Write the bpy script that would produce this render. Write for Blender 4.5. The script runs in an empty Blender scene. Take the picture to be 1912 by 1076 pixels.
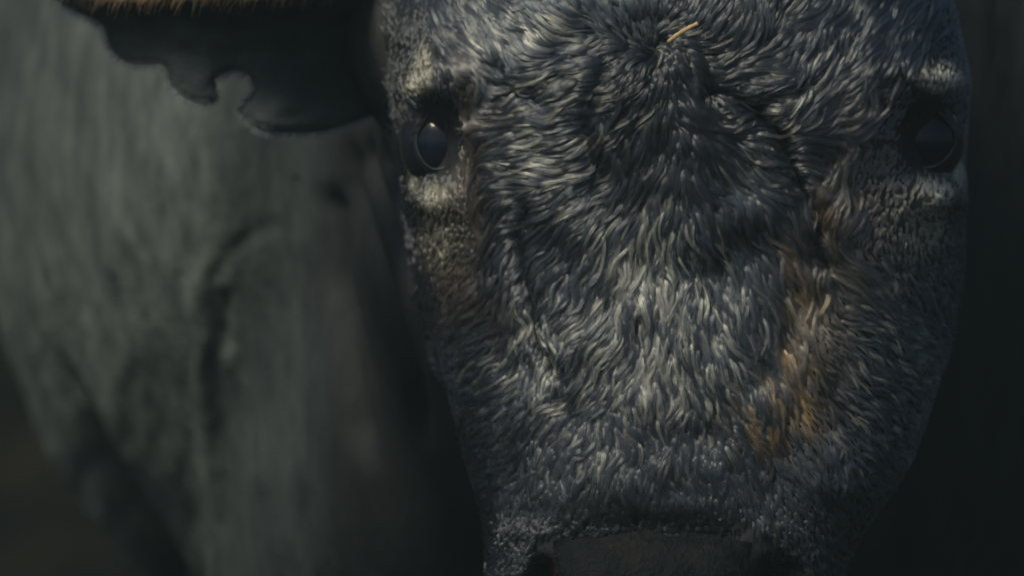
import bpy, math, random
import numpy as np
from mathutils import Vector, Matrix, Euler
from mathutils.bvhtree import BVHTree

# ------------------------------------------------------------------ camera, sky, sun, exposure
scene = bpy.context.scene
C = scene.collection
D = 4.0                       # camera to face, metres
K = 0.5 / 1912.0              # metres per photograph pixel on the plane of the face
PITCH = math.radians(4.0)
HEAD = Vector((0.0, 0.0, 1.22))
ROT = Euler((-PITCH, 0, 0)).to_matrix().to_4x4()      # the bull and the camera share this slight tilt

cam_d = bpy.data.cameras.new('camera')
cam = bpy.data.objects.new('camera', cam_d); C.objects.link(cam)
cam_d.sensor_width = 36.0
cam_d.lens = 36.0 * D / 0.5
cam_d.clip_end = 2000.0
cam_d.clip_start = 0.1
cam.matrix_world = Matrix.Translation(HEAD) @ ROT @ Matrix.Translation((0, -D, 0)) @ Euler((math.radians(90), 0, 0)).to_matrix().to_4x4()
cam_d.dof.use_dof = True
cam_d.dof.focus_distance = D - 0.055
cam_d.dof.aperture_fstop = 7.5
scene.camera = cam

SUN_EL, SUN_AZ = math.radians(50), math.radians(-44)    # azimuth from the camera's side, to the left
world = bpy.data.worlds.new("World"); scene.world = world
world.use_nodes = True
wn = world.node_tree.nodes; wl = world.node_tree.links
sky = wn.new('ShaderNodeTexSky'); sky.sky_type = 'NISHITA'; sky.sun_disc = False
sky.sun_elevation = SUN_EL
sky.sun_rotation = math.pi + SUN_AZ * -1
sky.air_density = 1.0; sky.dust_density = 3.0; sky.ozone_density = 1.0
wl.new(sky.outputs[0], wn['Background'].inputs[0])
wn['Background'].inputs[1].default_value = 0.055
sun_d = bpy.data.lights.new('sun', 'SUN'); sun = bpy.data.objects.new('sun', sun_d); C.objects.link(sun)
sun_d.energy = 2.4; sun_d.angle = math.radians(14); sun_d.color = (1.0, 0.93, 0.72)
sdir = Vector((math.sin(SUN_AZ) * math.cos(SUN_EL), -math.cos(SUN_AZ) * math.cos(SUN_EL), math.sin(SUN_EL)))
sun.rotation_euler = sdir.to_track_quat('Z', 'Y').to_euler()
scene.view_settings.view_transform = 'Standard'
scene.view_settings.look = 'None'
scene.view_settings.gamma = 1.0
scene.view_settings.exposure = 0.30
try:
    scene.cycles_curves.shape = 'THICK'
except Exception:
    pass
scene.cycles.max_bounces = 6

rng = np.random.default_rng(7)

# ------------------------------------------------------------------ helpers
def W(px, py, Y=0.0):
    s = K * (D + Y) / D
    return np.stack(np.broadcast_arrays((np.asarray(px, float) - 956) * s, np.asarray(Y, float) + 0 * s, (538 - np.asarray(py, float)) * s), -1)

def P(co):
    s = K * (D + co[..., 1]) / D
    return co[..., 0] / s + 956, 538 - co[..., 2] / s

def interp(tab, v):
    t = np.array(tab, float)
    return np.interp(v, t[:, 0], t[:, 1])

def smooth(a, b, x):
    t = np.clip((x - a) / (b - a), 0, 1)
    return t * t * (3 - 2 * t)

_perm = np.random.default_rng(3).random((256, 256))
def vnoise(x, y, seed=0):
    x = np.asarray(x, float) + seed * 17.31; y = np.asarray(y, float) + seed * 9.77
    xi = np.floor(x).astype(int); yi = np.floor(y).astype(int)
    fx = x - xi; fy = y - yi
    fx = fx * fx * (3 - 2 * fx); fy = fy * fy * (3 - 2 * fy)
    g = lambda a, b: _perm[a & 255, b & 255]
    return (g(xi, yi) * (1 - fx) + g(xi + 1, yi) * fx) * (1 - fy) + (g(xi, yi + 1) * (1 - fx) + g(xi + 1, yi + 1) * fx) * fy
def fbm(x, y, seed=0, n=3):
    r = 0; a = 1; s = 0
    for i in range(n):
        r = r + a * vnoise(x * 2 ** i, y * 2 ** i, seed + i); s += a; a *= 0.5
    return r / s

def polydist(px, py, pts):
    """distance to a polyline and the signed side of it"""
    pts = np.array(pts, float)
    best = np.full(np.shape(px), 1e9); side = np.zeros(np.shape(px))
    for (x0, y0), (x1, y1) in zip(pts[:-1], pts[1:]):
        dx, dy = x1 - x0, y1 - y0
        l2 = dx * dx + dy * dy
        t = np.clip(((px - x0) * dx + (py - y0) * dy) / l2, 0, 1)
        ex, ey = px - x0 - t * dx, py - y0 - t * dy
        d = np.hypot(ex, ey)
        m = d < best
        best = np.where(m, d, best)
        side = np.where(m, np.sign(dx * ey - dy * ex), side)
    return best, side

def mesh_obj(name, verts, faces, mat, parent=None, smooth_=True):
    me = bpy.data.meshes.new(name)
    me.from_pydata([tuple(map(float, v)) for v in verts], [], faces)
    me.update()
    if smooth_:
        me.polygons.foreach_set('use_smooth', [True] * len(me.polygons))
    o = bpy.data.objects.new(name, me); C.objects.link(o)
    if mat: me.materials.append(mat)
    if parent: o.parent = parent
    return o

def grid_faces(nu, nv, wrap_v=False, base=0):
    f = []
    for i in range(nu - 1):
        for j in range(nv if wrap_v else nv - 1):
            a = base + i * nv + j; b = base + i * nv + (j + 1) % nv
            f.append((a, b, b + nv, a + nv))
    return f

class NT:
    def __init__(self, name):
        self.m = bpy.data.materials.new(name); self.m.use_nodes = True
        self.n = self.m.node_tree.nodes; self.l = self.m.node_tree.links
        self.b = self.n['Principled BSDF']
        self.out = self.n['Material Output']
    def node(self, t, **kw):
        n = self.n.new(t)
        for k, v in kw.items(): setattr(n, k, v)
        return n
    def link(self, a, b): self.l.new(a, b)
    def noise(self, scale, detail=4, rough=0.6, vec=None, dist=0.0):
        n = self.node('ShaderNodeTexNoise')
        n.inputs['Scale'].default_value = scale; n.inputs['Detail'].default_value = detail
        n.inputs['Roughness'].default_value = rough; n.inputs['Distortion'].default_value = dist
        if vec is not None: self.link(vec, n.inputs['Vector'])
        return n.outputs['Fac']
    def mapping(self, scale=(1, 1, 1), rot=(0, 0, 0)):
        tc = self.node('ShaderNodeTexCoord'); mp = self.node('ShaderNodeMapping')
        mp.inputs['Scale'].default_value = scale; mp.inputs['Rotation'].default_value = rot
        self.link(tc.outputs['Object'], mp.inputs['Vector'])
        return mp.outputs[0]
    def ramp(self, fac, stops):
        r = self.node('ShaderNodeValToRGB')
        el = r.color_ramp.elements
        el[0].position, el[0].color = stops[0][0], (*stops[0][1], 1)
        el[1].position, el[1].color = stops[-1][0], (*stops[-1][1], 1)
        for p, c in stops[1:-1]:
            e = el.new(p); e.color = (*c, 1)
        self.link(fac, r.inputs[0])
        return r.outputs[0]
    def mul(self, a, b, typ='MULTIPLY', fac=1.0):
        m = self.node('ShaderNodeMixRGB', blend_type=typ); m.inputs[0].default_value = fac
        self.link(a, m.inputs[1]); self.link(b, m.inputs[2])
        return m.outputs[0]
    def bump(self, h, strength, dist, prev=None):
        b = self.node('ShaderNodeBump'); b.inputs['Strength'].default_value = strength
        b.inputs['Distance'].default_value = dist
        self.link(h, b.inputs['Height'])
        if prev is not None: self.link(prev, b.inputs['Normal'])
        return b.outputs[0]

# ------------------------------------------------------------------ materials
def hide_material():
    t = NT('short_hide')
    at = t.node('ShaderNodeAttribute'); at.attribute_name = 'coat'
    v = t.mapping((1, 1, 0.28)); v2 = t.mapping((1, 1, 0.25))
    big = t.ramp(t.noise(22, 5, 0.62, v), [(0.30, (0.72, 0.72, 0.76)), (0.5, (0.96, 0.96, 0.96)), (0.70, (1.28, 1.27, 1.2))])
    mid = t.ramp(t.noise(60, 5, 0.65, v), [(0.30, (0.62, 0.62, 0.66)), (0.5, (0.98, 0.98, 0.98)), (0.70, (1.42, 1.42, 1.32))])
    big = t.mul(big, mid)
    fine = t.ramp(t.noise(160, 4, 0.7, v2, 0.4), [(0.3, (0.7, 0.7, 0.72)), (0.7, (1.3, 1.3, 1.28))])
    c = t.mul(at.outputs['Color'], big)
    c = t.mul(c, fine)
    t.link(c, t.b.inputs['Base Color'])
    t.b.inputs['Roughness'].default_value = 0.75
    t.b.inputs['Specular IOR Level'].default_value = 0.3
    n = t.bump(t.noise(30, 4, 0.6, v), 0.4, 0.005)
    n = t.bump(t.noise(240, 3, 0.7, v2), 0.5, 0.003, n)
    t.link(n, t.b.inputs['Normal'])
    return t.m

def ear_material():
    t = NT('ear_hide')
    at = t.node('ShaderNodeAttribute'); at.attribute_name = 'coat'
    v = t.mapping((0.5, 1, 1))
    c = t.mul(at.outputs['Color'], t.ramp(t.noise(60, 4, 0.6, v), [(0.3, (0.65, 0.65, 0.65)), (0.7, (1.3, 1.3, 1.3))]))
    t.link(c, t.b.inputs['Base Color'])
    t.b.inputs['Roughness'].default_value = 0.8
    t.b.inputs['Specular IOR Level'].default_value = 0.2
    t.link(t.bump(t.noise(90, 4, 0.6, v), 0.5, 0.004), t.b.inputs['Normal'])
    return t.m

def lid_material():
    t = NT('eyelid_skin')
    v = t.mapping()
    at = t.node('ShaderNodeAttribute'); at.attribute_name = 'coat'
    t.link(t.mul(at.outputs['Color'], t.ramp(t.noise(300, 4, 0.6, v), [(0.3, (0.7, 0.7, 0.7)), (0.7, (1.3, 1.3, 1.3))])), t.b.inputs['Base Color'])
    t.b.inputs['Roughness'].default_value = 0.6; t.b.inputs['Specular IOR Level'].default_value = 0.3
    t.link(t.bump(t.noise(500, 4, 0.6, v), 0.5, 0.001), t.b.inputs['Normal'])
    return t.m

def nose_material():
    t = NT('nose_skin')
    v = t.mapping()
    vo = t.node('ShaderNodeTexVoronoi'); vo.feature = 'DISTANCE_TO_EDGE'; vo.inputs['Scale'].default_value = 420
    t.link(v, vo.inputs['Vector'])
    t.link(t.ramp(t.noise(60, 4, 0.6, v), [(0.3, (0.003, 0.004, 0.006)), (0.55, (0.005, 0.006, 0.008)), (0.78, (0.014, 0.011, 0.010))]), t.b.inputs['Base Color'])
    t.b.inputs['Roughness'].default_value = 0.6; t.b.inputs['Specular IOR Level'].default_value = 0.1
    t.link(t.bump(t.noise(70, 6, 0.65, v), 0.9, 0.006, t.bump(vo.outputs['Distance'], 0.25, 0.0006)), t.b.inputs['Normal'])
    return t.m

def nostril_material():
    t = NT('nostril_lining')
    t.link(t.ramp(t.noise(150, 3, 0.6, t.mapping()), [(0.35, (0.012, 0.009, 0.009)), (0.7, (0.055, 0.028, 0.02))]), t.b.inputs['Base Color'])
    t.b.inputs['Roughness'].default_value = 0.35
    return t.m

def eye_material():
    t = NT('eye_cornea')
    tc = t.node('ShaderNodeTexCoord')
    g = t.node('ShaderNodeVectorMath', operation='LENGTH')
    mp = t.node('ShaderNodeMapping'); mp.inputs['Scale'].default_value = (0.9, 0, 1.6)
    t.link(tc.outputs['Object'], mp.inputs['Vector']); t.link(mp.outputs[0], g.inputs[0])
    c = t.ramp(g.outputs['Value'], [(0.0, (0.005, 0.009, 0.020)), (0.009, (0.006, 0.010, 0.022)), (0.013, (0.012, 0.013, 0.020)), (0.022, (0.014, 0.014, 0.018))])
    t.link(c, t.b.inputs['Base Color'])
    t.b.inputs['Roughness'].default_value = 0.2
    t.b.inputs['Specular IOR Level'].default_value = 0.14
    t.b.inputs['Coat Weight'].default_value = 0.22
    t.b.inputs['Coat Roughness'].default_value = 0.03
    return t.m

def hair_material(name, rough=0.32, radial=0.55, spec_tint=None):
    t = NT(name)
    at = t.node('ShaderNodeAttribute'); at.attribute_name = 'hair_color'
    h = t.node('ShaderNodeBsdfHairPrincipled')
    try: h.model = 'CHIANG'
    except Exception: pass
    h.parametrization = 'COLOR'
    t.link(at.outputs['Color'], h.inputs['Color'])
    h.inputs['Roughness'].default_value = rough
    h.inputs['Radial Roughness'].default_value = radial
    h.inputs['IOR'].default_value = 1.7
    for nm, val in (('Coat', 0.4), ('Random Roughness', 0.2)):
        if nm in h.inputs: h.inputs[nm].default_value = val
    t.n.remove(t.b)
    t.link(h.outputs[0], t.out.inputs['Surface'])
    return t.m

def ground_material():
    t = NT('dark_earth')
    v = t.mapping()
    a = t.ramp(t.noise(5.0, 5, 0.6, v), [(0.35, (0.001, 0.001, 0.001)), (0.5, (0.007, 0.005, 0.003)), (0.68, (0.026, 0.019, 0.011))])
    b = t.ramp(t.noise(14, 4, 0.6, v), [(0.3, (0.6, 0.6, 0.6)), (0.7, (1.4, 1.4, 1.3))])
    t.link(t.mul(a, b), t.b.inputs['Base Color'])
    t.b.inputs['Roughness'].default_value = 1.0; t.b.inputs['Specular IOR Level'].default_value = 0.0
    t.link(t.bump(t.noise(20, 5, 0.7, v), 0.8, 0.08), t.b.inputs['Normal'])
    return t.m

def straw_material():
    t = NT('dry_straw')
    v = t.mapping((9, 9, 9))
    t.link(t.ramp(t.noise(120, 3, 0.6, v), [(0.3, (0.28, 0.18, 0.08)), (0.7, (0.60, 0.48, 0.25))]), t.b.inputs['Base Color'])
    t.b.inputs['Roughness'].default_value = 0.45
    return t.m

M_HIDE, M_EAR, M_LID, M_NOSE, M_NOSTRIL, M_EYE = hide_material(), ear_material(), lid_material(), nose_material(), nostril_material(), eye_material()
M_HAIR, M_FUZZ, M_LASH = hair_material('wet_curly_hair', 0.24, 0.45), hair_material('short_fur', 0.45), hair_material('lash_hair')
M_BODY = hair_material('matt_coat', 0.6, 0.8)

# ------------------------------------------------------------------ ground (the setting)
n = 90
gx = np.concatenate([-np.geomspace(13, 4, 25), np.linspace(-3.6, 3.6, n - 50), np.geomspace(4, 13, 25)])
gy = np.concatenate([np.linspace(-7, 0, 20, endpoint=False), np.linspace(0, 9, n + 20), np.linspace(9.3, 20, 25)])
GX, GY = np.meshgrid(gx, gy, indexing='ij')
GZ = 0.06 * (fbm(GX * 1.3, GY * 1.3, 5) - 0.5) + 5.0 * smooth(2.6, 12.5, GY + 0.8 * (fbm(GX * 0.3, GY * 0.3, 6) - 0.5)) + 0.25 * (fbm(GX * 0.8, GY * 0.8, 9) - 0.5) * smooth(2.2, 4, GY)
ground = mesh_obj('ground', np.stack([GX, GY, GZ], -1).reshape(-1, 3), [f[::-1] for f in grid_faces(len(gx), len(gy))], ground_material())
ground['kind'] = 'structure'; ground['label'] = 'dark trodden earth and a low earth bank behind the bull'

# thin haze volume, added to lift the blacks with a bluish veil
hx = np.array([(x, y, z) for x in (-16, 16) for y in (-8, 22) for z in (-1.2, 6.5)], float)
haze = mesh_obj('haze', hx, [(0, 1, 3, 2), (4, 6, 7, 5), (0, 4, 5, 1), (2, 3, 7, 6), (0, 2, 6, 4), (1, 5, 7, 3)], None, None, False)
hm = bpy.data.materials.new('veil_haze'); hm.use_nodes = True
hm.node_tree.nodes.remove(hm.node_tree.nodes['Principled BSDF'])
pv = hm.node_tree.nodes.new('ShaderNodeVolumePrincipled')
pv.inputs['Color'].default_value = (0.60, 0.88, 0.95, 1); pv.inputs['Density'].default_value = 0.0055
hm.node_tree.links.new(pv.outputs[0], hm.node_tree.nodes['Material Output'].inputs['Volume'])
haze.data.materials.append(hm); haze['kind'] = 'stuff'; haze['label'] = 'thin bluish haze added between lens and animal to lift the blacks'

# ------------------------------------------------------------------ the bull's body: head, neck, trunk and legs grown into one skin
LEFT  = [(-260, 900), (-120, 800), (0, 752), (100, 738), (200, 734), (265, 736), (350, 752), (450, 772), (550, 800), (650, 826), (750, 848), (850, 876), (950, 902), (1020, 912), (1100, 908), (1180, 925), (1260, 1000)]
RIGHT = [(-260, 1600), (-120, 1720), (0, 1778), (100, 1798), (200, 1806), (265, 1806), (350, 1798), (450, 1800), (550, 1790), (650, 1768), (750, 1734), (850, 1702), (950, 1640), (1020, 1592), (1100, 1562), (1180, 1540), (1260, 1450)]
MID   = [(-260, 1240), (0, 1236), (300, 1240), (700, 1232), (1000, 1218), (1260, 1215)]
FRONT = [(-260, 0.09), (-120, 0.03), (0, 0.006), (150, 0.0), (300, 0.008), (500, 0.012), (750, 0.007), (900, 0.007), (1000, 0.006), (1100, 0.004), (1200, 0.02), (1260, 0.05)]
NEXP  = [(-260, 2.0), (0, 2.3), (300, 2.5), (600, 2.4), (1000, 2.6), (1260, 2.2)]
BACK  = [(-260, 0.14), (0, 0.17), (300, 0.19), (600, 0.18), (850, 0.14), (1050, 0.10), (1260, 0.07)]

vs, fs = [], []
def add_closed(verts, nu, nv):
    base = len(vs)
    vs.extend([tuple(map(float, v)) for v in verts])
    fs.extend(grid_faces(nu, nv, True, base))
    fs.append(tuple(range(base, base + nv))[::-1]); fs.append(tuple(range(base + (nu - 1) * nv, base + nu * nv)))

rows = np.linspace(-260, 1260, 60)
th = np.linspace(0, 2 * math.pi, 72, endpoint=False)
hv = []
for r in rows:
    L, R, Mx, F, e, B = (float(interp(t_, r)) for t_ in (LEFT, RIGHT, MID, FRONT, NEXP, BACK))
    c_, s_ = np.cos(th), np.sin(th)
    ux = np.sign(c_) * np.abs(c_) ** (2 / e); uy = np.sign(s_) * np.abs(s_) ** (2 / e)
    xs = np.where(ux > 0, (R - Mx) * ux, (Mx - L) * ux) + Mx
    depth = B * 0.62
    ys = F + depth - depth * uy
    ys = np.where(uy < 0, F + depth - B * uy, ys)
    hv.append(W(xs, r, ys))
add_closed(np.concatenate(hv), len(rows), len(th))

def ellipsoid(c, r, rot=(0, 0, 0), nu=30, nv=40):
    c = np.array(c); u = np.linspace(0.02, math.pi - 0.02, nu); v = np.linspace(0, 2 * math.pi, nv, endpoint=False)
    U, V = np.meshgrid(u, v, indexing='ij')
    p = np.stack([np.sin(U) * np.cos(V) * r[0], np.sin(U) * np.sin(V) * r[1], np.cos(U) * r[2]], -1).reshape(-1, 3)
    p = p @ np.array(Euler(rot).to_matrix()).T + c
    add_closed(p, nu, nv)

def w3(px, py, Y): return W(px, py, Y)
def sz(px, Y): return px * K * (D + Y) / D
# trunk, turned away to the left of the head
ellipsoid(w3(580, 240, 0.98), (sz(622, 1.0), 0.52, sz(965, 1.0)))
ellipsoid(w3(1100, 200, 1.3), (0.32, 0.95, 0.30))
# shoulder and neck behind the head
ellipsoid(w3(1180, 330, 0.42), (0.165, 0.34, 0.21))
ellipsoid(w3(1250, 500, 0.72), (0.26, 0.36, 0.30))
ellipsoid(w3(1900, 300, 0.98), (0.20, 0.46, 0.36))
ellipsoid(w3(800, 760, 0.80), (0.135, 0.40, 0.26))
ellipsoid(w3(1100, 900, 0.9), (0.20, 0.40, 0.28))
ellipsoid(w3(690, 420, 0.80), (0.10, 0.36, 0.24))
# cheek and jaw mass that carries the neck folds
ellipsoid(w3(925, 410, 0.205), (0.056, 0.10, 0.10))
ellipsoid(w3(790, 60, 0.175), (0.045, 0.07, 0.055))
# legs (below the picture)
for lx, ly in ((-0.03, 0.75), (0.22, 0.70), (0.0, 1.9), (0.28, 1.9)):
    zz = np.linspace(-0.30, -1.20 - 0.02 * ly, 14)
    rr = np.interp(np.linspace(0, 1, 14), [0, .3, .45, .5, .6, .88, .93, 1], [.11, .075, .05, .055, .04, .038, .055, .06])
    t2 = np.linspace(0, 2 * math.pi, 20, endpoint=False)
    add_closed(np.concatenate([np.stack([lx + r_ * np.cos(t2), ly + r_ * np.sin(t2), np.full(20, z_ + ly * math.sin(-PITCH) * -1)], -1) for z_, r_ in zip(zz, rr)]), 14, 20)

tmp = mesh_obj('bull_cast', vs, fs, None)
md = tmp.modifiers.new('r', 'REMESH'); md.mode = 'VOXEL'; md.voxel_size = 0.0036
ms = tmp.modifiers.new('s', 'SMOOTH'); ms.factor = 0.5; ms.iterations = 12
dg = bpy.context.evaluated_depsgraph_get()
me = bpy.data.meshes.new_from_object(tmp.evaluated_get(dg))
bpy.data.objects.remove(tmp)
me.name = 'bull_body'

nv_ = len(me.vertices)
co = np.empty(nv_ * 3); me.vertices.foreach_get('co', co); co = co.reshape(-1, 3)
no = np.empty(nv_ * 3); me.vertices.foreach_get('normal', no); no = no.reshape(-1, 3)
ed = np.empty(len(me.edges) * 2, int); me.edges.foreach_get('vertices', ed); ed = ed.reshape(-1, 2)
deg = np.bincount(ed.ravel(), minlength=nv_)[:, None].astype(float)
fw = smooth(0.12, 0.26, co[:, 1])[:, None]
for _ in range(140):                                                  # trunk and neck flow into one another
    av = np.stack([np.bincount(ed[:, 0], co[ed[:, 1], i], nv_) + np.bincount(ed[:, 1], co[ed[:, 0], i], nv_) for i in range(3)], 1) / deg
    co += (av - co) * 0.6 * fw
px, py = P(co)
Y = co[:, 1]
ishead = (1 - smooth(0.10, 0.22, Y))
dsp = np.zeros(nv_)

EYES = [dict(c=(816, 266), ax=36, az=46, s=-1), dict(c=(1730, 262), ax=46, az=48, s=1)]
def eye_r(px, py, e, fx, fz):
    return np.hypot((px - e['c'][0]) / fx, (py - e['c'][1]) / fz)
for e in EYES:
    r = eye_r(px, py, e, 62, 78)
    dsp += -0.008 * np.exp(-r ** 2 * 1.6) * ishead                       # the socket
    rb = np.hypot((px - e['c'][0] + 10 * e['s']) / 75, (py - e['c'][1] + 112) / 38)
    dsp += 0.007 * np.exp(-rb ** 2) * ishead                             # brow
    rb = np.hypot((px - e['c'][0]) / 60, (py - e['c'][1] - 108) / 34)
    dsp += 0.006 * np.exp(-rb ** 2) * ishead                             # pad of the lower lid

# big tufts and partings of the forehead
tuft = (fbm(px / 95, py / 120, 2, 2) - 0.5)
facem = ishead * smooth(880, 960, px) * (1 - smooth(1560, 1640, px)) * (1 - smooth(900, 960, py))
dsp += 0.010 * tuft * facem
PARTS = [([(1130, 130), (1098, 190), (1092, 250), (1112, 320), (1096, 370)], 14, 0.002),
         ([(985, 395), (962, 430), (966, 480), (985, 560), (1000, 640), (1040, 700)], 11, 0.010),
         ([(1385, 190), (1450, 240), (1490, 330), (1528, 400), (1532, 480), (1545, 500)], 13, 0.010),
         ([(930, 120), (960, 170), (1010, 190)], 10, 0.006),
         ([(1330, 180), (1420, 190), (1510, 160)], 10, 0.006)]
for pts, w_, a_ in PARTS:
    d_, _ = polydist(px, py, pts)
    dsp -= 1.7 * a_ * np.exp(-(d_ / w_) ** 2) * ishead

# skin folds of the neck, behind and below the near eye
backm = smooth(0.09, 0.16, Y) * (1 - smooth(0.7, 0.9, Y))
for pts, w_, a_ in [([(690, 235), (682, 290), (700, 350), (735, 440), (775, 560), (800, 700)], 11, 0.006),
                    ([(655, 250), (650, 340), (680, 440), (725, 580), (770, 720), (800, 860)], 16, 0.007),
                    ([(712, 250), (716, 300), (745, 380), (770, 450)], 9, 0.005),
                    ([(600, 330), (610, 520), (650, 700), (690, 900)], 30, 0.010)]:
    d_, sd = polydist(px, py, pts)
    pa = np.array(pts, float)
    ends = smooth(pa[0, 1] - 5, pa[0, 1] + 60, py) * (1 - smooth(pa[-1, 1] - 120, pa[-1, 1], py))
    dsp -= 1.4 * a_ * np.exp(-(d_ / w_) ** 2) * backm * ends

# creases of the flank
trunk = smooth(0.40, 0.5, Y)
CREASE = [(505, 430), (452, 452), (420, 480), (402, 520), (396, 565), (402, 610), (430, 650)]
CREASE2 = [(418, 560), (410, 640), (398, 690), (410, 780), (415, 860), (424, 950), (436, 1080), (440, 1200)]
for pts, w_, a_ in ((CREASE, 15, 0.0025), (CREASE2, 15, 0.0035)):
    d_, sd = polydist(px, py, pts)
    dsp -= a_ * np.exp(-(d_ / w_) ** 2) * trunk
    dsp += 0.6 * a_ * np.exp(-((d_ - 26) / 18) ** 2) * trunk * smooth(440, 560, py) * (px < 412)
d_, _ = polydist(px, py, [(80, 600), (105, 660), (150, 770), (190, 870), (240, 960), (310, 1060), (360, 1150)])
dsp -= 0.034 * np.exp(-(d_ / 21) ** 2) * trunk * smooth(620, 960, py)
dsp += 0.008 * (fbm(px / 60, py / 160, 21, 3) - 0.5) * trunk
# valley between flank and neck
dsp -= 0.02 * np.exp(-((px - 620 - (py - 500) * 0.1) / 130) ** 2) * trunk

co2 = co + no * dsp[:, None]
# nose pad and nostrils
def nose_push(px, py, Y):
    pad = np.exp(-(np.hypot((px - 1212) / 215, (py - 1075) / 82)) ** 6)
    edge = np.exp(-((py - 985 - 0.0003 * (px - 1212) ** 2 * 0.6) / 16) ** 2) * np.exp(-((px - 1212) / 260) ** 4)
    nost = np.exp(-(np.hypot((px - 1012) / 30, (py - 1094) / 44)) ** 4) + np.exp(-(np.hypot((px - 1452) / 42, (py - 1092) / 44)) ** 4)
    wing = np.exp(-((np.hypot((px - 985) / 62, (py - 1065) / 75)) - 1) ** 2 / 0.05) + np.exp(-((np.hypot((px - 1446) / 74, (py - 1062) / 72)) - 1) ** 2 / 0.05)
    under = np.exp(-((py - 1010 - 26 * ((px - 1225) / 180) ** 2) / 46) ** 2) * np.exp(-((px - 1212) / 190) ** 4)
    return -0.030 * nost + 0.0015 * wing + 0.003 * pad - 0.008 * under
m_ = (Y < 0.12)
co2[:, 1] -= nose_push(px, py, Y) * m_
me.vertices.foreach_set('co', co2.ravel()); me.update()
me.polygons.foreach_set('use_smooth', [True] * len(me.polygons))

# colour of the coat: hair and dust, with shade of neck and right side painted in
px, py = P(co2)
def col(*c): return np.array(c, float)
base = np.empty((nv_, 3)); base[:] = col(0.019, 0.025, 0.030)
dusty = col(0.092, 0.112, 0.106)
wob = 45 * (fbm(px / 70, py / 90, 31) - 0.5)
back_ = smooth(0.13, 0.22, Y)
q_ = np.interp(px + wob - 0.02 * (py - 500), [-100, 100, 300, 390, 430, 520, 620, 720, 900], [0.80, 0.85, 0.92, 0.80, 0.36, 0.18, 0.06, 0.0, 0.0])  # dust amount; its drop towards the neck also paints in shade
q_ *= 1 - 0.5 * smooth(560, 60, py) * smooth(330, 60, px)  # upper left toned down in colour against the strong side light
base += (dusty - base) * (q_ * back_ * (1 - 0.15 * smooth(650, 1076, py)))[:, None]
base *= (1 - 0.82 * back_ * smooth(1500, 1700, px))[:, None]  # shade of the right shoulder painted into the coat
base *= (1 - 0.72 * smooth(0.10, 0.15, Y) * smooth(540, 660, px) * (px < 1200))[:, None]  # shadow band on the neck beside the head, painted into the coat
headm = 1 - smooth(0.12, 0.2, Y)
base += (col(0.022, 0.024, 0.028) - base) * headm[:, None]
def pale_patch(px, py):
    f = np.zeros(np.shape(px))
    for cx, cy, rx, ry, a in ((792, 130, 18, 38, .6), (780, 158, 22, 17, 1.2), (812, 370, 20, 20, 1.3), (1745, 345, 26, 16, 1.2), (1700, 400, 40, 30, .5), (812, 372, 26, 26, .7), (776, 315, 10, 46, .8), (820, 430, 30, 75, .4),
                              (1755, 148, 34, 28, 1), (1742, 352, 34, 28, 1), (1785, 300, 14, 50, .6), (1725, 410, 40, 50, .35)):
        f = np.maximum(f, a * np.exp(-(np.hypot((px - cx) / rx, (py - cy) / ry)) ** 3))
    return f * (0.55 + 0.9 * fbm(px / 14, py / 14, 44, 2))
def brown_patch(px, py):
    f = np.zeros(np.shape(px))
    for cx, cy, rx, ry, a in ((895, 290, 50, 130, 1.1), (900, 180, 40, 60, .5), (850, 480, 70, 130, .8), (1600, 380, 80, 120, .9), (1560, 300, 60, 90, .6), (1500, 500, 50, 60, .7), (1530, 600, 60, 90, .8), (1560, 450, 50, 80, .9), (1490, 700, 60, 80, .6), (900, 560, 60, 70, .5)):
        f = np.maximum(f, a * np.exp(-(np.hypot((px - cx) / rx, (py - cy) / ry)) ** 2))
    return f * (0.5 + 1.0 * fbm(px / 22, py / 22, 47, 2))
def rust_patch(px, py):
    f = np.zeros(np.shape(px))
    for cx, cy, rx, ry, a in ((1482, 765, 42, 42, 1.6), (1440, 800, 60, 45, .6), (1420, 830, 40, 20, .6), (1490, 700, 50, 40, .4), (1490, 500, 25, 30, .5), (1535, 450, 22, 50, .3), (1510, 590, 30, 60, .5), (1520, 230, 30, 10, .7)):
        f = np.maximum(f, a * np.exp(-(np.hypot((px - cx) / rx, (py - cy) / ry)) ** 2))
    return f * smooth(0.42, 0.58, fbm(px / 11, py / 13, 51, 2)) * 1.5
pp = np.clip(pale_patch(px, py), 0, 1) * headm
base += (col(0.20, 0.195, 0.15) - base) * (pp * 0.8)[:, None]
bp_ = np.clip(brown_patch(px, py), 0, 1) * headm
base += (col(0.075, 0.062, 0.045) - base) * (bp_ * 0.7)[:, None]
for e in EYES:                                                     # bare dark skin round the eyes
    r = eye_r(px, py + 12, e, 58, 78)
    base += (col(0.009, 0.010, 0.014) - base) * (headm * (1 - smooth(0.85, 1.08, r)))[:, None]
nm = np.hypot((px - 1212) / 205, (py - 1085) / 95)
base += (col(0.009, 0.010, 0.012) - base) * (headm * (1 - smooth(1.0, 1.25, nm)))[:, None]
ca = me.color_attributes.new('coat', 'FLOAT_COLOR', 'POINT')
ca.data.foreach_set('color', np.concatenate([base, np.ones((nv_, 1))], 1).ravel())
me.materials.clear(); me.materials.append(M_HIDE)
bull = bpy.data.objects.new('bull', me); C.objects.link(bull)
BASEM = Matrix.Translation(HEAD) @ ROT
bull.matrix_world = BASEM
bull['label'] = 'black bull facing the camera with wet curly forehead and torn ear'
bull['category'] = 'bull'

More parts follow.
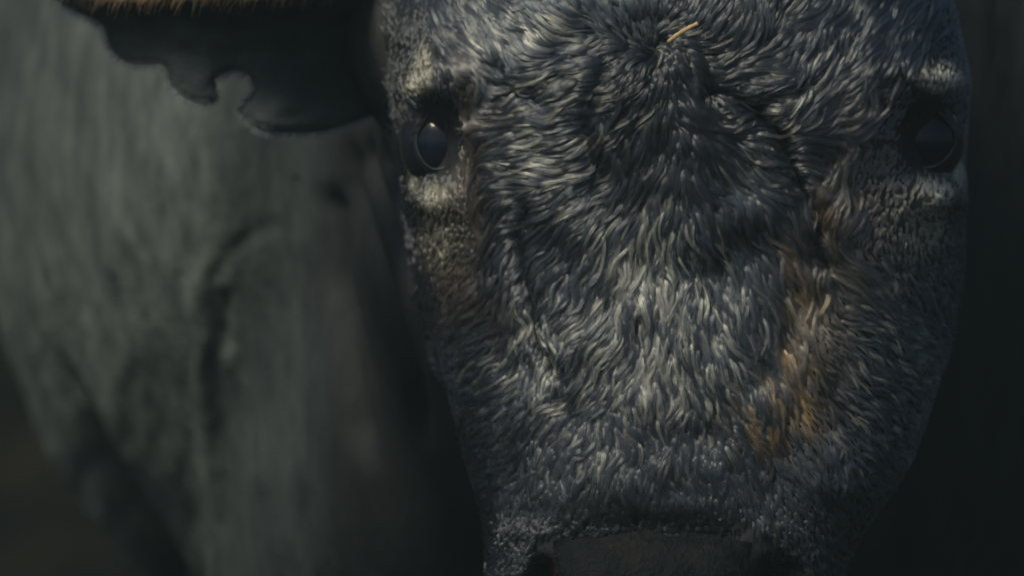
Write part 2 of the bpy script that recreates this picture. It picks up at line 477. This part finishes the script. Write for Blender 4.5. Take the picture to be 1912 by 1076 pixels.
# surface lookup (in the bull's own space)
me.calc_loop_triangles()
tri = np.empty(len(me.loop_triangles) * 3, int); me.loop_triangles.foreach_get('vertices', tri); tri = tri.reshape(-1, 3)
ta, tb, tc_ = co2[tri[:, 0]], co2[tri[:, 1]], co2[tri[:, 2]]
fn = np.cross(tb - ta, tc_ - ta); area = np.linalg.norm(fn, axis=1) / 2; fn = fn / (2 * area[:, None] + 1e-12)
bvh = BVHTree.FromPolygons([tuple(v) for v in co2], [tuple(t_) for t_ in tri])
def surf(px_, py_):
    o = Vector((0, -D, 0)); t_ = Vector(W(px_, py_, 0.0)) - o; t_.normalize()
    loc, nn, i, d_ = bvh.ray_cast(o, t_)
    return np.array(loc), np.array(nn)

# ------------------------------------------------------------------ hair growth
FIELD = [  # px, py, direction (right, down)
 (1225,20,0,-1),(1150,30,-.5,-.85),(1320,30,.4,-.9),(1400,50,.45,-.9),(1000,50,-.75,-.65),(900,50,-.6,-.8),(930,120,-.6,-.75),(1090,80,-.95,-.1),
 (1000,150,-1,.1),(950,190,-.95,.2),(1100,150,-.95,.3),(1000,240,-1,.22),(1000,330,-.97,.3),(960,300,-1,.15),(1000,420,-.85,.5),(1060,300,-.85,.55),(1120,220,-.75,.65),(1110,350,-.6,.8),
 (1100,450,-.5,.85),(1050,500,-.55,.83),(1225,170,0,1),(1170,170,-.6,.8),(1280,170,.6,.8),(1225,300,0,1),(1170,320,-.25,.97),(1290,320,.3,.95),(1225,500,0,1),(1225,700,0,1),(1225,900,0,1),
 (1150,550,-.3,.95),(1050,600,-.4,.92),(960,520,-.15,1),(985,620,.1,1),(1010,750,-.45,.9),(900,620,-.8,.6),(860,700,-.85,.5),(900,800,-.75,.65),(1000,850,-.35,.94),(930,900,-.6,.8),(1100,750,-.3,.95),
 (1330,360,.6,.8),(1400,300,.8,.5),(1500,330,.95,.3),(1500,260,.92,.4),(1400,220,.9,.2),(1350,150,1,-.1),(1450,170,.93,-.35),(1560,100,.6,-.8),(1550,50,.6,-.8),(1480,100,.55,-.83),(1500,200,.6,-.8),
 (1620,130,.4,-.9),(1640,220,.3,-.95),(1350,450,.5,.85),(1450,430,.65,.75),(1400,550,.35,.94),(1500,560,.2,.98),(1500,680,.3,.95),(1350,700,.5,.85),(1420,780,.45,.88),(1600,620,.9,.42),(1600,540,.88,.4),
 (1700,640,.85,.5),(1620,740,.8,.6),(1650,850,.7,.7),(1500,850,.45,.9),(1350,880,.2,1),(1600,400,-.5,.86),(1570,330,-.4,.9),(1650,320,-.45,.88),(1700,450,.2,.97),(1760,520,.5,.85),
 (880,300,.1,1),(800,450,.05,1),(850,540,-.5,.85),(870,180,-.1,-1),(880,400,.1,1),(780,130,-.2,-1),(1750,150,.3,-.95),(1750,350,.1,1),(1000,950,-.3,.95),(1450,950,.35,.93),(1225,960,0,1)]
FA = np.array(FIELD, float); FA[:, 2:] /= np.linalg.norm(FA[:, 2:], axis=1)[:, None]
def field(px_, py_):
    px_ = np.atleast_1d(px_); py_ = np.atleast_1d(py_)
    d2 = (px_[:, None] - FA[:, 0]) ** 2 + (py_[:, None] - FA[:, 1]) ** 2
    w = 1 / (d2 + 300) ** 1.6
    v = (w[..., None] * FA[None, :, 2:]).sum(1)
    rx, ry = px_ - 1225, py_ - 92                                    # the whorl
    rr_ = np.hypot(rx, ry) + 1e-6
    ww = np.exp(-(rr_ / 75) ** 2)[:, None]
    v = v / (np.linalg.norm(v, axis=1)[:, None] + 1e-9)
    sw = 0.35
    rad = np.stack([rx / rr_ * math.cos(sw) - ry / rr_ * math.sin(sw), rx / rr_ * math.sin(sw) + ry / rr_ * math.cos(sw)], 1)
    v = v * (1 - ww) + rad * ww
    return v / (np.linalg.norm(v, axis=1)[:, None] + 1e-9)

def make_curves(name, pts, radii, colors, mat, parent, kind='stuff'):
    """pts (N, k, 3) strands -> one hair curves object"""
    N, k, _ = pts.shape
    cu = bpy.data.hair_curves.new(name)
    cu.add_curves([k] * N)
    cu.position_data.foreach_set('vector', pts.astype(np.float32).ravel())
    ra = cu.attributes.new('radius', 'FLOAT', 'POINT') if 'radius' not in cu.attributes else cu.attributes['radius']
    ra.data.foreach_set('value', np.broadcast_to(radii, (N, k)).astype(np.float32).ravel())
    at = cu.attributes.new('hair_color', 'FLOAT_COLOR', 'POINT')
    c4 = np.ones((N, k, 4), np.float32); c4[..., :3] = colors
    at.data.foreach_set('color', c4.ravel())
    cu.materials.append(mat)
    o = bpy.data.objects.new(name, cu); C.objects.link(o); o.parent = parent
    if kind: o['kind'] = kind
    return o

def sample_roots(n_, mask_fn, seed, want_idx=False):
    g = np.random.default_rng(seed)
    cx, cy = P((ta + tb + tc_) / 3)
    cY = (ta[:, 1] + tb[:, 1] + tc_[:, 1]) / 3
    w = area * mask_fn(cx, cy, cY, fn)
    idx = g.choice(len(tri), n_, p=w / w.sum())
    u = g.random((n_, 2)); fl = u.sum(1) > 1; u[fl] = 1 - u[fl]
    p = ta[idx] + (tb - ta)[idx] * u[:, :1] + (tc_ - ta)[idx] * u[:, 1:]
    return (p, fn[idx], idx) if want_idx else (p, fn[idx])

def grow(roots, length, k, wave, lift, angj, seed, wfreq=1.6, noise_amp=0.5, field=field):
    """march guides over the skin along the growth field"""
    g = np.random.default_rng(seed)
    N = len(roots)
    pts = np.empty((N, k, 3)); nor = np.empty((N, k, 3))
    rqx, rqy = P(roots)
    ph = g.random(N) * 1.8 + 9.0 * fbm(rqx / 55, rqy / 55, 66, 2); aj = g.normal(0, 1, N) * angj; fr = wfreq * (0.7 + 0.6 * g.random(N))
    s = roots.copy()
    for j in range(k):
        nn = np.empty((N, 3))
        for i in range(N):
            loc, n2, _, _ = bvh.find_nearest(s[i])
            s[i] = loc; nn[i] = n2
        if j == 0: nprev = nn
        nn = 0.5 * nn + 0.5 * nprev; nn /= np.linalg.norm(nn, axis=1)[:, None]; nprev = nn
        t = j / (k - 1)
        h = lift * (np.sin(np.clip(t * 1.25 + 0.05, 0, 1) * math.pi) ** 0.8 * 0.55 + 0.55 * min(1, t * 4)) * length
        pts[:, j] = s + nn * h[:, None]; nor[:, j] = nn
        qx, qy = P(s)
        f = field(qx, qy)
        a = aj + noise_amp * 2.4 * (fbm(qx / 45, qy / 45, 61, 2) - 0.5) + wave * np.sin(ph + fr * 6.283 * t)
        ca_, sa_ = np.cos(a), np.sin(a)
        dx = f[:, 0] * ca_ - f[:, 1] * sa_; dy = f[:, 0] * sa_ + f[:, 1] * ca_
        d3 = np.stack([dx, np.zeros(N), -dy], 1)
        # follow the skin: keep x and z of the growth direction, solve y in the tangent plane
        ny = np.where(np.abs(nn[:, 1]) < 0.35, -0.35, nn[:, 1])
        d3[:, 1] = -(d3[:, 0] * nn[:, 0] + d3[:, 2] * nn[:, 2]) / ny
        d3 /= np.linalg.norm(d3, axis=1)[:, None]
        s = s + d3 * (length / (k - 1))[:, None]
    return pts, nor

def clump(pts, nor, per, rad, conv, seed, jitter):
    g = np.random.default_rng(seed)
    N, k, _ = pts.shape
    T = np.gradient(pts, axis=1); T /= np.linalg.norm(T, axis=2)[..., None] + 1e-12
    B = np.cross(T, nor); B /= np.linalg.norm(B, axis=2)[..., None] + 1e-12
    Nn = np.cross(B, T)
    t = np.linspace(0, 1, k)
    out = np.empty((N, per, k, 3))
    shift = g.random((N, per, 1)) * 0.25
    ang = g.random((N, per)) * 6.283; rr = np.sqrt(g.random((N, per))) * rad[:, None]
    ob = (rr * np.cos(ang))[..., None]; on = (rr * np.abs(np.sin(ang)) * 0.8)[..., None]
    spread = (1 - conv * t ** 0.9) * (0.55 + 0.45 * np.minimum(1, t * 5))
    jt = g.normal(0, 1, (N, per, 1)) * jitter * t ** 1.5
    jn = g.normal(0, 1, (N, per, 1)) * jitter * t ** 1.5
    out = pts[:, None] + B[:, None] * (ob * spread + jt)[..., None] + Nn[:, None] * (on * spread + jn)[..., None]
    # strands of different length: pull each strand's parameter back along the guide
    out = out - T[:, None] * ((shift * np.linalg.norm(pts[:, -1] - pts[:, 0], axis=1)[:, None, None]) * t)[..., None]
    return out.reshape(N * per, k, 3)

def bare(px, py):
    """0 where there is no hair: lids and nose pad"""
    f = np.ones(np.shape(px))
    for e in EYES:
        f *= smooth(0.92, 1.12, eye_r(px, py + 10, e, 47 if e['s'] < 0 else 57, 72))
    f *= smooth(0.90, 1.12, 0.30 * (fbm(px / 14, py / 14, 93, 2) - 0.5) + np.maximum(np.abs((px - 1215) / 222) ** 1.0, 0) ** 6 + np.clip((1085 - py) / 102, 0, 9) ** 6)
    return f

def long_zone(px, py):
    """how long and curly the coat is: forehead 1, nose bridge 0.6, cheeks 0.4"""
    f = smooth(900, 955, px + 14 * np.sin(py / 40) + 40 * (py > 520)) * (1 - smooth(1520, 1620, px + 0.3 * (py - 300) * (py > 500)))
    f = np.where(py < 160, smooth(830, 900, px) * (1 - smooth(1640, 1740, px)), f)
    return f
def inface(cx, cy, cY, n_):
    return (cY < 0.17) & (n_[:, 1] < 0.25) & (cy < 1090) & (cy > -60) & (cx > np.where(cy < 230, 722, interp(LEFT, cy) - 12)) & (cx < 1860)

def near_part(px, py):
    f = np.ones(np.shape(px))
    for pts, w_, a_ in PARTS:
        d_, _ = polydist(px, py, pts)
        f *= 1 - 0.85 * np.exp(-(d_ / (w_ * 0.8)) ** 2)
    return f

SHEEN = [(1000,60,70,45,.9),(900,60,40,60,.6),(1010,290,90,120,1.1),(1060,420,70,60,.7),(1220,430,110,90,.7),(1210,560,140,120,1.35),(1240,720,170,110,1.35),(1020,700,120,120,.9),(1120,860,160,80,.6),  # spots where the sheen of the locks is painted into hair colour
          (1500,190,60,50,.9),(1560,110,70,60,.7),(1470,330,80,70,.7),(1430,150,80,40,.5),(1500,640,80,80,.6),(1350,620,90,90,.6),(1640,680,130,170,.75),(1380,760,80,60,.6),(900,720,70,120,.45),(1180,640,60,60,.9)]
def sheen_map(px, py):
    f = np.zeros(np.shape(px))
    for cx, cy, rx, ry, a in SHEEN:
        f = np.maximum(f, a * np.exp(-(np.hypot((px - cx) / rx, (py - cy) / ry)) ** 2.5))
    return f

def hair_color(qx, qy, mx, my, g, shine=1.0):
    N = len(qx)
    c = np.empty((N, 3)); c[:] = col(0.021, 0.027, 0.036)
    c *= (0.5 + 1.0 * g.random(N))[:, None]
    sheen = sheen_map(mx, my)
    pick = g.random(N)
    sheen = sheen * (1 - 0.8 * np.exp(-(np.hypot((qx - 1235) / 125, (qy - 150) / 160)) ** 4))
    s_ = np.clip((pick - (0.96 - 0.40 * sheen * (0.6 + 0.8 * fbm(mx / 30, my / 30, 71, 2)))) / 0.12, 0, 1) * shine * (0.35 + 0.65 * sheen) * (1 - 0.8 * np.clip(brown_patch(qx, qy), 0, 1))
    c += (col(0.66, 0.66, 0.47) - c) * s_[:, None]  # picked locks take the painted sheen tone
    b_ = np.clip(brown_patch(qx, qy), 0, 1)
    c += (col(0.20, 0.14, 0.085) - c) * (b_ * 0.7 * (0.4 + 0.6 * g.random(N)))[:, None]
    p_ = np.clip(pale_patch(qx, qy), 0, 1)
    c += (np.array([0.66, 0.62, 0.42]) * (1 + 0.35 * (qx > 1600))[:, None] - c) * (p_ * 0.9)[:, None]  # right-hand patches raised in colour to offset the weaker light
    r_ = np.clip(rust_patch(mx, my), 0, 1)
    c += (col(0.66, 0.34, 0.10) - c) * (r_ * 0.95 * (0.3 + 0.7 * g.random(N)))[:, None]
    dk = np.maximum(1 - smooth(770, 900, qx + 0.6 * qy), smooth(1640, 1720, qx - 0.2 * qy) * (1 - smooth(500, 700, qy)))  # black fur near the ear; on the right, light fall-off painted in
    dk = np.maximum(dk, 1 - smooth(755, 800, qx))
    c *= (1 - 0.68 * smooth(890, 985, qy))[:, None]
    dk = np.maximum(dk, 0.9 * (1 - smooth(0, 30, qx - interp(LEFT, qy))) * (qy > 380))  # sunlit left rim darkened in the hair colour
    blk = np.maximum(0.78 * np.exp(-(np.hypot((qx - 1235) / 130, (qy - 170) / 170)) ** 4), 0.6 * np.exp(-(np.hypot((qx - 1370) / 110, (qy - 60) / 90)) ** 4))  # forehead's dark centre, from hair standing steep, painted into the colour
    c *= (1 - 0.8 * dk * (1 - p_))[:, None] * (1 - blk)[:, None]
    return np.clip(c, 0.002, 0.85)

# long curly locks
def m_long(cx, cy, cY, n_):
    return inface(cx, cy, cY, n_) * (0.0 + long_zone(cx, cy)) * bare(cx, cy) * near_part(cx, cy) + 1e-12
def coat(name, mask, NL, seed, len_fn, k, wave, lift, angj, wfreq, nfield, PER, rad, conv, jit, r_hair, mat, shine):
    g = np.random.default_rng(seed)
    roots, rn = sample_roots(NL, mask, seed + 1)
    rx_, ry_ = P(roots)
    L_ = len_fn(rx_, ry_) * (0.7 + 0.6 * g.random(NL))
    g_pts, g_nor = grow(roots, L_, k, wave, lift * (0.7 + 0.6 * g.random(NL)), angj, seed + 2, wfreq, nfield)
    st = clump(g_pts, g_nor, PER, rad * (0.6 + 0.8 * g.random(NL)), conv, seed + 3, jit)
    mx, my = P(g_pts[:, k // 2])
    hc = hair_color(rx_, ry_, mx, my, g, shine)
    hc = np.repeat(hc, PER, 0)
    dark_ = np.array([0.024, 0.029, 0.037]) * (0.4 + 1.0 * g.random(len(hc)))[:, None]
    keep = (g.random(len(hc)) ** 0.8)[:, None]
    hc = hc * keep * 1.25 + dark_ * (1 - keep)
    tt = np.linspace(0, 1, k)
    make_curves(name, st, r_hair * (1 - 0.75 * tt ** 2)[None, :], hc[:, None, :] * (0.7 + 0.6 * np.sin(tt * 2.6))[None, :, None], mat, bull)  # strands brighter at mid-length: highlight contrast painted along each hair

def len_long(x, y):
    lowf = smooth(380, 900, y)
    L_ = 0.031 * (1 - lowf) + 0.0155 * lowf
    return L_ * (1 - 0.6 * smooth(890, 965, y)) * (1 - 0.45 * np.exp(-(np.hypot(x - 1225, y - 92) / 80) ** 2))
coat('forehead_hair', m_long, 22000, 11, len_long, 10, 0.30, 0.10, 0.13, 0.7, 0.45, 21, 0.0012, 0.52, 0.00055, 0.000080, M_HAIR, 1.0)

# shorter fur over the whole face and cheeks
def m_short(cx, cy, cY, n_):
    return inface(cx, cy, cY, n_) * (1.0 - 0.7 * long_zone(cx, cy)) * bare(cx, cy) + 1e-12
def len_short(x, y):
    eyed = np.minimum(eye_r(x, y, EYES[0], 100, 150), eye_r(x, y, EYES[1], 100, 150))
    cheek = smooth(560, 680, y)
    L_ = 0.0050 + 0.0075 * smooth(1.0, 2.4, eyed) + 0.002 * cheek
    return L_ * (1 - 0.5 * smooth(880, 965, y))
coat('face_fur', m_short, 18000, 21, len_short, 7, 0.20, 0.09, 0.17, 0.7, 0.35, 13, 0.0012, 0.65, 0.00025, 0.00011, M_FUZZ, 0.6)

# ------------------------------------------------------------------ eyes
def build_eye(e, inner, outer, tilt, mid_dark):
    cpx, cpy = e['c']
    loc, nn = surf(cpx, cpy)
    s = e['s']
    R = 0.0245
    # the eye looks forward and out to its side
    look = Vector((0.42 * s, -0.9, 0.03)).normalized()
    centre = Vector(W(cpx, cpy, 0)) ; yy = loc[1] + R * 0.80
    centre = Vector(W(cpx, cpy, yy)) - Vector((look.x * R * 0.45, 0, 0)) * 1.25
    root = bpy.data.objects.new('eye', None); C.objects.link(root); root.parent = bull
    root.location = centre
    q = Vector((0, -1, 0)).rotation_difference(look).to_matrix()
    u = np.linspace(0.0, math.pi, 40); v = np.linspace(0, 2 * math.pi, 56, endpoint=False)
    U, V = np.meshgrid(u, v, indexing='ij')
    r = R * (1 + 0.045 * np.exp(-(U / 0.55) ** 4))
    p = np.stack([np.sin(U) * np.cos(V) * r, -np.cos(U) * r, np.sin(U) * np.sin(V) * r], -1).reshape(-1, 3)
    p[:, :] = p
    ball = mesh_obj('eyeball', p, [f[::-1] for f in grid_faces(40, 56, True)], M_EYE, root)
    ball.rotation_euler = q.to_euler()
    # lids: rings from the opening (on the ball) out to the socket's skin
    n_a, rings = 96, [0.0, 0.06, 0.14, 0.24, 0.36, 0.5, 0.66, 0.82, 1.0]
    lift = [-0.0006, 0.0004, 0.0009, 0.0007, -0.0002, 0.0003, 0.0005, 0.0000, -0.0022]
    verts = []
    for k_, rg in enumerate(rings):
        for a in np.linspace(0, 2 * math.pi, n_a, endpoint=False):
            ca_, sa_ = math.cos(a), math.sin(a)          # sa_ > 0 is up in the picture
            ix = inner[0] * ca_; iy = -(inner[1] if sa_ > 0 else inner[2]) * sa_ * (1 - 0.28 * ca_ * ca_)
            ix2 = ix * math.cos(tilt) - iy * math.sin(tilt); iy2 = ix * math.sin(tilt) + iy * math.cos(tilt)
            ox = outer[0] * ca_; oy = -(outer[1] if sa_ > 0 else outer[2]) * sa_
            qx, qy = cpx + ix2 * (1 - rg) + ox * rg, cpy + iy2 * (1 - rg) + oy * rg
            # ball depth under this pixel
            w0 = W(qx, qy, centre.y - R)
            dx, dz = w0[0] - centre.x, w0[2] - centre.z
            rr2 = dx * dx + dz * dz
            yb = centre.y - math.sqrt(max(R * R * 1.06 - rr2, 1e-8)) if rr2 < R * R * 1.06 else centre.y
            sl, sn = surf(qx, qy)
            wgt = rg ** 0.8
            yv = yb * (1 - wgt) + sl[1] * wgt
            lf = lift[k_] * (1.6 if sa_ > 0.2 and k_ < 7 else 1.0)
            yv -= lf + 0.0018 * (1 - rg)
            # the skin must stay in front of the ball
            if rr2 < R * R * 1.1: yv = min(yv, yb - 0.0006)
            verts.append(W(qx, qy, yv) - np.array(root.location))
    lid = mesh_obj('eyelid', verts, grid_faces(len(rings), n_a, True), M_LID, root)
    lc = np.ones((len(rings), n_a, 4)); lc[..., :3] = (0.008, 0.009, 0.013)
    low = np.clip(-np.sin(np.linspace(0, 2 * math.pi, n_a, endpoint=False)) + 0.35, 0, 1)[:, None]
    for k_ in (1, 2, 3): lc[k_, :, :3] += low * np.array([0.10, 0.10, 0.12]) * (1.5 if s > 0 else 1.0) * (0.6, 1.0, 0.5)[k_ - 1]  # right rim colour raised to make up for the shade there
    at_ = lid.data.color_attributes.new('coat', 'FLOAT_COLOR', 'POINT'); at_.data.foreach_set('color', lc.ravel())
    # lashes
    g = np.random.default_rng(5 + int(s))
    NLs = 70
    pts = np.empty((NLs, 7, 3))
    for i in range(NLs):
        a = math.radians(g.uniform(15, 165))
        ca_, sa_ = math.cos(a), math.sin(a)
        qx, qy = cpx + inner[0] * 1.12 * ca_, cpy - inner[1] * 1.12 * sa_
        p0 = np.array(verts[int(a / (2 * math.pi) * n_a) + 2 * n_a]) 
        out = np.array([ca_ * 0.6 + 0.25 * s, -1.0, 0.15 + g.normal(0, .15)]); out /= np.linalg.norm(out)
        Ls = g.uniform(0.007, 0.012)
        for j in range(7):
            t = j / 6
            pts[i, j] = p0 + out * Ls * t + np.array([0, 0, -1]) * Ls * (0.75 * t ** 1.5 - 0.15 * t ** 3)
    make_curves('eyelash', pts, 0.00013 * (1 - 0.8 * np.linspace(0, 1, 7))[None], np.full((NLs, 7, 3), 0.012), M_LASH, root)
    return root
build_eye(EYES[0], (38, 55, 48), (44, 82, 60), math.radians(4), 0)
build_eye(EYES[1], (53, 54, 48), (60, 84, 62), math.radians(-4), 0)

# ------------------------------------------------------------------ nose pad and nostrils
def nose():
    xs = np.linspace(-1, 1, 60); ys = np.linspace(0, 1, 26)
    verts = []
    for yv in ys:
        for xv in xs:
            top = 987 + 26 * abs(xv) ** 2.2 + 4 * math.sin(xv * 9)
            qx = 1218 + xv * (186 - 16 * yv); qy = top + yv * (1170 - top)
            l, n2 = surf(qx, qy)
            edge = smooth(0, 0.30, 1 - abs(xv)) * smooth(0, 0.22, yv)
            l = l + n2 * (0.0050 * edge + 0.0003)
            verts.append(l)
    o = mesh_obj('nose_pad', verts, [f[::-1] for f in grid_faces(26, 60)], M_NOSE, bull)
    for cx, cy, ax, ay in ((1012, 1094, 32, 50), (1452, 1092, 44, 50)):
        vv = []
        l0, _ = surf(cx - 30 if cx < 1200 else cx + 30, cy - 50)
        for k_, (rg, dep) in enumerate(((1.12, 0.006), (1.0, 0.010), (0.85, 0.018), (0.6, 0.026), (0.1, 0.030))):
            for a in np.linspace(0, 2 * math.pi, 32, endpoint=False):
                qx, qy = cx + ax * rg * math.cos(a), cy - ay * rg * math.sin(a)
                l, _ = surf(qx, qy)
                vv.append(W(qx, qy, max(l[1] - 0.0015, l0[1] - 0.02 + dep) if k_ < 2 else l[1] - 0.001))
        mesh_obj('nostril', vv, grid_faces(5, 32, True), M_NOSTRIL, bull)
nose()

# ------------------------------------------------------------------ ear (near one, torn along its lower edge)
def ear():
    outline = [(120, -70), (85, -30), (112, 2), (140, 16), (165, 30), (185, 38), (198, 55), (205, 78), (215, 98), (235, 114), (262, 119), (292, 117), (308, 123), (315, 140), (318, 155),
               (335, 174), (358, 187), (380, 192), (397, 188), (405, 178), (403, 170), (396, 163), (400, 150), (415, 137), (440, 130), (462, 138), (474, 152), (476, 166), (466, 182), (452, 200),
               (449, 208), (460, 222), (480, 236), (510, 244), (560, 247), (610, 242), (650, 231), (690, 215), (740, 205), (800, 190), (830, 120), (830, 0), (780, -80), (640, -130), (450, -150), (260, -130)]
    o = np.array(outline, float)
    # denser, slightly rounded outline
    k_ = []
    n_ = len(o)
    for i in range(n_):
        p0, p1, p2, p3 = o[i - 1], o[i], o[(i + 1) % n_], o[(i + 2) % n_]
        m = max(2, int(np.linalg.norm(p2 - p1) / 7))
        for j in range(m):
            t = j / m
            k_.append(0.5 * ((2 * p1) + (-p0 + p2) * t + (2 * p0 - 5 * p1 + 4 * p2 - p3) * t * t + (-p0 + 3 * p1 - 3 * p2 + p3) * t ** 3))
    k_ = np.array(k_)
    # fill with an inner grid by Blender's own delaunay
    from mathutils.geometry import delaunay_2d_cdt
    gxs, gys = np.meshgrid(np.arange(80, 840, 8.0), np.arange(-155, 250, 8.0))
    gp = np.stack([gxs.ravel(), gys.ravel()], 1) + np.random.default_rng(2).normal(0, 1, (gxs.size, 2))
    x1, y1 = k_[:, 0], k_[:, 1]; x2, y2 = np.roll(x1, -1), np.roll(y1, -1)
    ins = (((y1[None] > gp[:, 1:]) != (y2[None] > gp[:, 1:])) & (gp[:, :1] < (x2 - x1)[None] * (gp[:, 1:] - y1[None]) / ((y2 - y1)[None] + 1e-9) + x1[None])).sum(1) % 2 == 1
    dd, _ = polydist(gp[:, 0], gp[:, 1], np.vstack([k_, k_[:1]]))
    gp = gp[ins & (dd > 5)]
    allp = np.vstack([k_, gp])
    nb = len(k_)
    res = delaunay_2d_cdt([Vector(v) for v in allp], [(i, (i + 1) % nb) for i in range(nb)], [list(range(nb))], 1, 1e-5)
    V2 = np.array([tuple(v) for v in res[0]]); F2 = [tuple(f) for f in res[2]]
    dd, _ = polydist(V2[:, 0], V2[:, 1], np.vstack([k_, k_[:1]]))
    x_, y_ = V2[:, 0], V2[:, 1]
    # cupped leather: set back at the root, rolled forward along the top, rippled lower lobes
    depth = 0.12 + 0.06 * smooth(500, 800, x_) - 0.035 * np.exp(-((y_ + 40) / 60) ** 2) + 0.05 * (1 - smooth(100, 400, x_)) \
        + 0.02 * np.exp(-(np.hypot((x_ - 570) / 160, (y_ - 110) / 60)) ** 2) * 0.5 + 0.006 * (fbm(x_ / 50, y_ / 40, 81, 2) - .5)
    depth = depth - 0.0 * dd
    th_ = 0.0035 * np.minimum(1, dd / 10) ** 0.5 + 0.0004
    thk = th_ * (1 + 2.5 * smooth(60, -80, y_))
    F_ = W(x_, y_, depth - thk); Bk = W(x_, y_, depth + thk)
    nV = len(V2)
    # orientation
    def ccw(f):
        p = V2[list(f)]; a = 0.5 * np.sum(p[:, 0] * np.roll(p[:, 1], -1) - np.roll(p[:, 0], -1) * p[:, 1]); return a
    faces = []
    for f in F2:
        f = f if ccw(f) < 0 else f[::-1]
        faces.append(f); faces.append(tuple(i + nV for i in f[::-1]))
    orig = res[3]
    idx = {}
    for i, lst in enumerate(orig):
        for q in lst:
            if q < nb: idx[q] = i
    for i in range(nb):
        a, b = idx.get(i), idx.get((i + 1) % nb)
        if a is not None and b is not None and a != b: faces.append((a, b, b + nV, a + nV))
    o_ = mesh_obj('ear', np.vstack([F_, Bk]), faces, M_EAR, bull)
    o_['label'] = 'near-black ear torn in round notches along its lower edge'
    c = np.empty((nV, 3)); c[:] = col(0.026, 0.034, 0.038)
    lob = np.exp(-(np.hypot((x_ - 560) / 110, (y_ - 222) / 28)) ** 2)
    c += (col(0.052, 0.064, 0.068) - c) * lob[:, None]
    br = (1 - smooth(-35, 22, y_ - 8 * np.sin(x_ / 90))) * smooth(150, 230, x_) * (1 - smooth(380, 640, x_))
    br = br * (0.5 + 0.8 * fbm(x_ / 25, y_ / 12, 91, 2))
    c += (col(0.17, 0.065, 0.018) - c) * np.clip(br, 0, 1)[:, None]
    ca = o_.data.color_attributes.new('coat', 'FLOAT_COLOR', 'POINT')
    cc = np.ones((2 * nV, 4)); cc[:, :3] = np.vstack([c, c])
    ca.data.foreach_set('color', cc.ravel())
    # fringe hairs of the ear rim near the tip and brown hairs inside
    g = np.random.default_rng(33)
    N = 2600
    ii = g.integers(0, nV, N * 6)
    ii = ii[(x_[ii] < 640) & (y_[ii] < -6 + 10 * (x_[ii] < 200))][:N]; N = len(ii)
    pts = np.empty((N, 6, 3)); cl = np.empty((N, 6, 3))
    for i, q in enumerate(ii):
        d = np.array([-0.7 + g.normal(0, .3), -0.35, -0.35 + g.normal(0, .3)]); d /= np.linalg.norm(d)
        Lh = g.uniform(0.004, 0.010)
        for j in range(6):
            t = j / 5; pts[i, j] = F_[q] + d * Lh * t + np.array([0, 0.25, -0.5]) * Lh * t * t
        b = np.clip(br[q] * 1.3, 0, 1) if x_[q] > 150 else 0
        cl[i] = np.array([0.014, 0.013, 0.012]) * (1 - b) + np.array([0.32, 0.13, 0.035]) * b * g.uniform(.5, 1.3)
    # short hairs breaking the torn rim
    tg = np.roll(k_, -1, 0) - np.roll(k_, 1, 0)
    sgn = np.sign(np.sum(k_[:, 0] * np.roll(k_[:, 1], -1) - np.roll(k_[:, 0], -1) * k_[:, 1]))
    outn = np.stack([tg[:, 1], -tg[:, 0]], 1) * sgn; outn /= np.linalg.norm(outn, axis=1)[:, None] + 1e-9
    low = np.array([i for i in range(nb) if i in idx and k_[i, 0] < 700 and k_[i, 1] > -40])
    n2_ = 2600
    rp = np.empty((n2_, 6, 3))
    for j_ in range(n2_):
        i = int(g.choice(low)); q = idx[i]; qn = idx.get((i + 1) % nb, q)
        p0 = F_[q] + (F_[qn] - F_[q]) * g.random() + np.array([0, 0.001, 0])
        d = np.array([outn[i, 0] - 0.35 + g.normal(0, .3), g.normal(0, .3), -outn[i, 1] - 0.25 + g.normal(0, .3)]); d /= np.linalg.norm(d)
        Lh = g.uniform(0.0012, 0.0042)
        for j in range(6): rp[j_, j] = p0 + d * Lh * j / 5 + np.array([-0.15, 0, -0.2]) * Lh * (j / 5) ** 2
    make_curves('rim_hair', rp, 0.00011 * (1 - 0.7 * np.linspace(0, 1, 6))[None], np.full((n2_, 6, 3), (0.022, 0.028, 0.032)), M_FUZZ, o_)
    make_curves('ear_hair', pts, 0.00016 * (1 - 0.7 * np.linspace(0, 1, 6))[None], cl, M_FUZZ, o_)
ear()

# ------------------------------------------------------------------ straw on the forehead
def straw():
    a, _ = surf(1247, 78); b, _ = surf(1303, 43)
    a = W(1247, 78, a[1] - 0.0065); b = W(1303, 43, b[1] - 0.0125)
    n1, n2 = 14, 10
    d = b - a; Ls = np.linalg.norm(d); d = d / Ls
    u = np.cross(d, [0, 1, 0]); u /= np.linalg.norm(u); v = np.cross(d, u)
    mid = (a + b) / 2
    verts = []
    for i in range(n1):
        t = i / (n1 - 1); r = 0.0011 * (1 + 0.18 * math.sin(i * 2.1)) * (0.62 + 0.5 * math.sin(min(1, t * 1.6 + .12) * math.pi * 0.55)) * (1 - 0.25 * t)
        bend = 0.0006 * math.sin(t * math.pi)
        for j in range(n2):
            q = 2 * math.pi * j / n2
            verts.append(a + d * Ls * t + u * (r * math.cos(q) + bend) + v * r * 0.55 * math.sin(q) - mid)
    fs_ = grid_faces(n1, n2, True) + [tuple(range(n2))[::-1], tuple(range((n1 - 1) * n2, n1 * n2))]
    o = mesh_obj('straw', verts, fs_, straw_material())
    o.matrix_world = BASEM @ Matrix.Translation(Vector(mid))
    o['label'] = 'short piece of pale dry straw lying on the forehead whorl'
    o['category'] = 'straw'
straw()
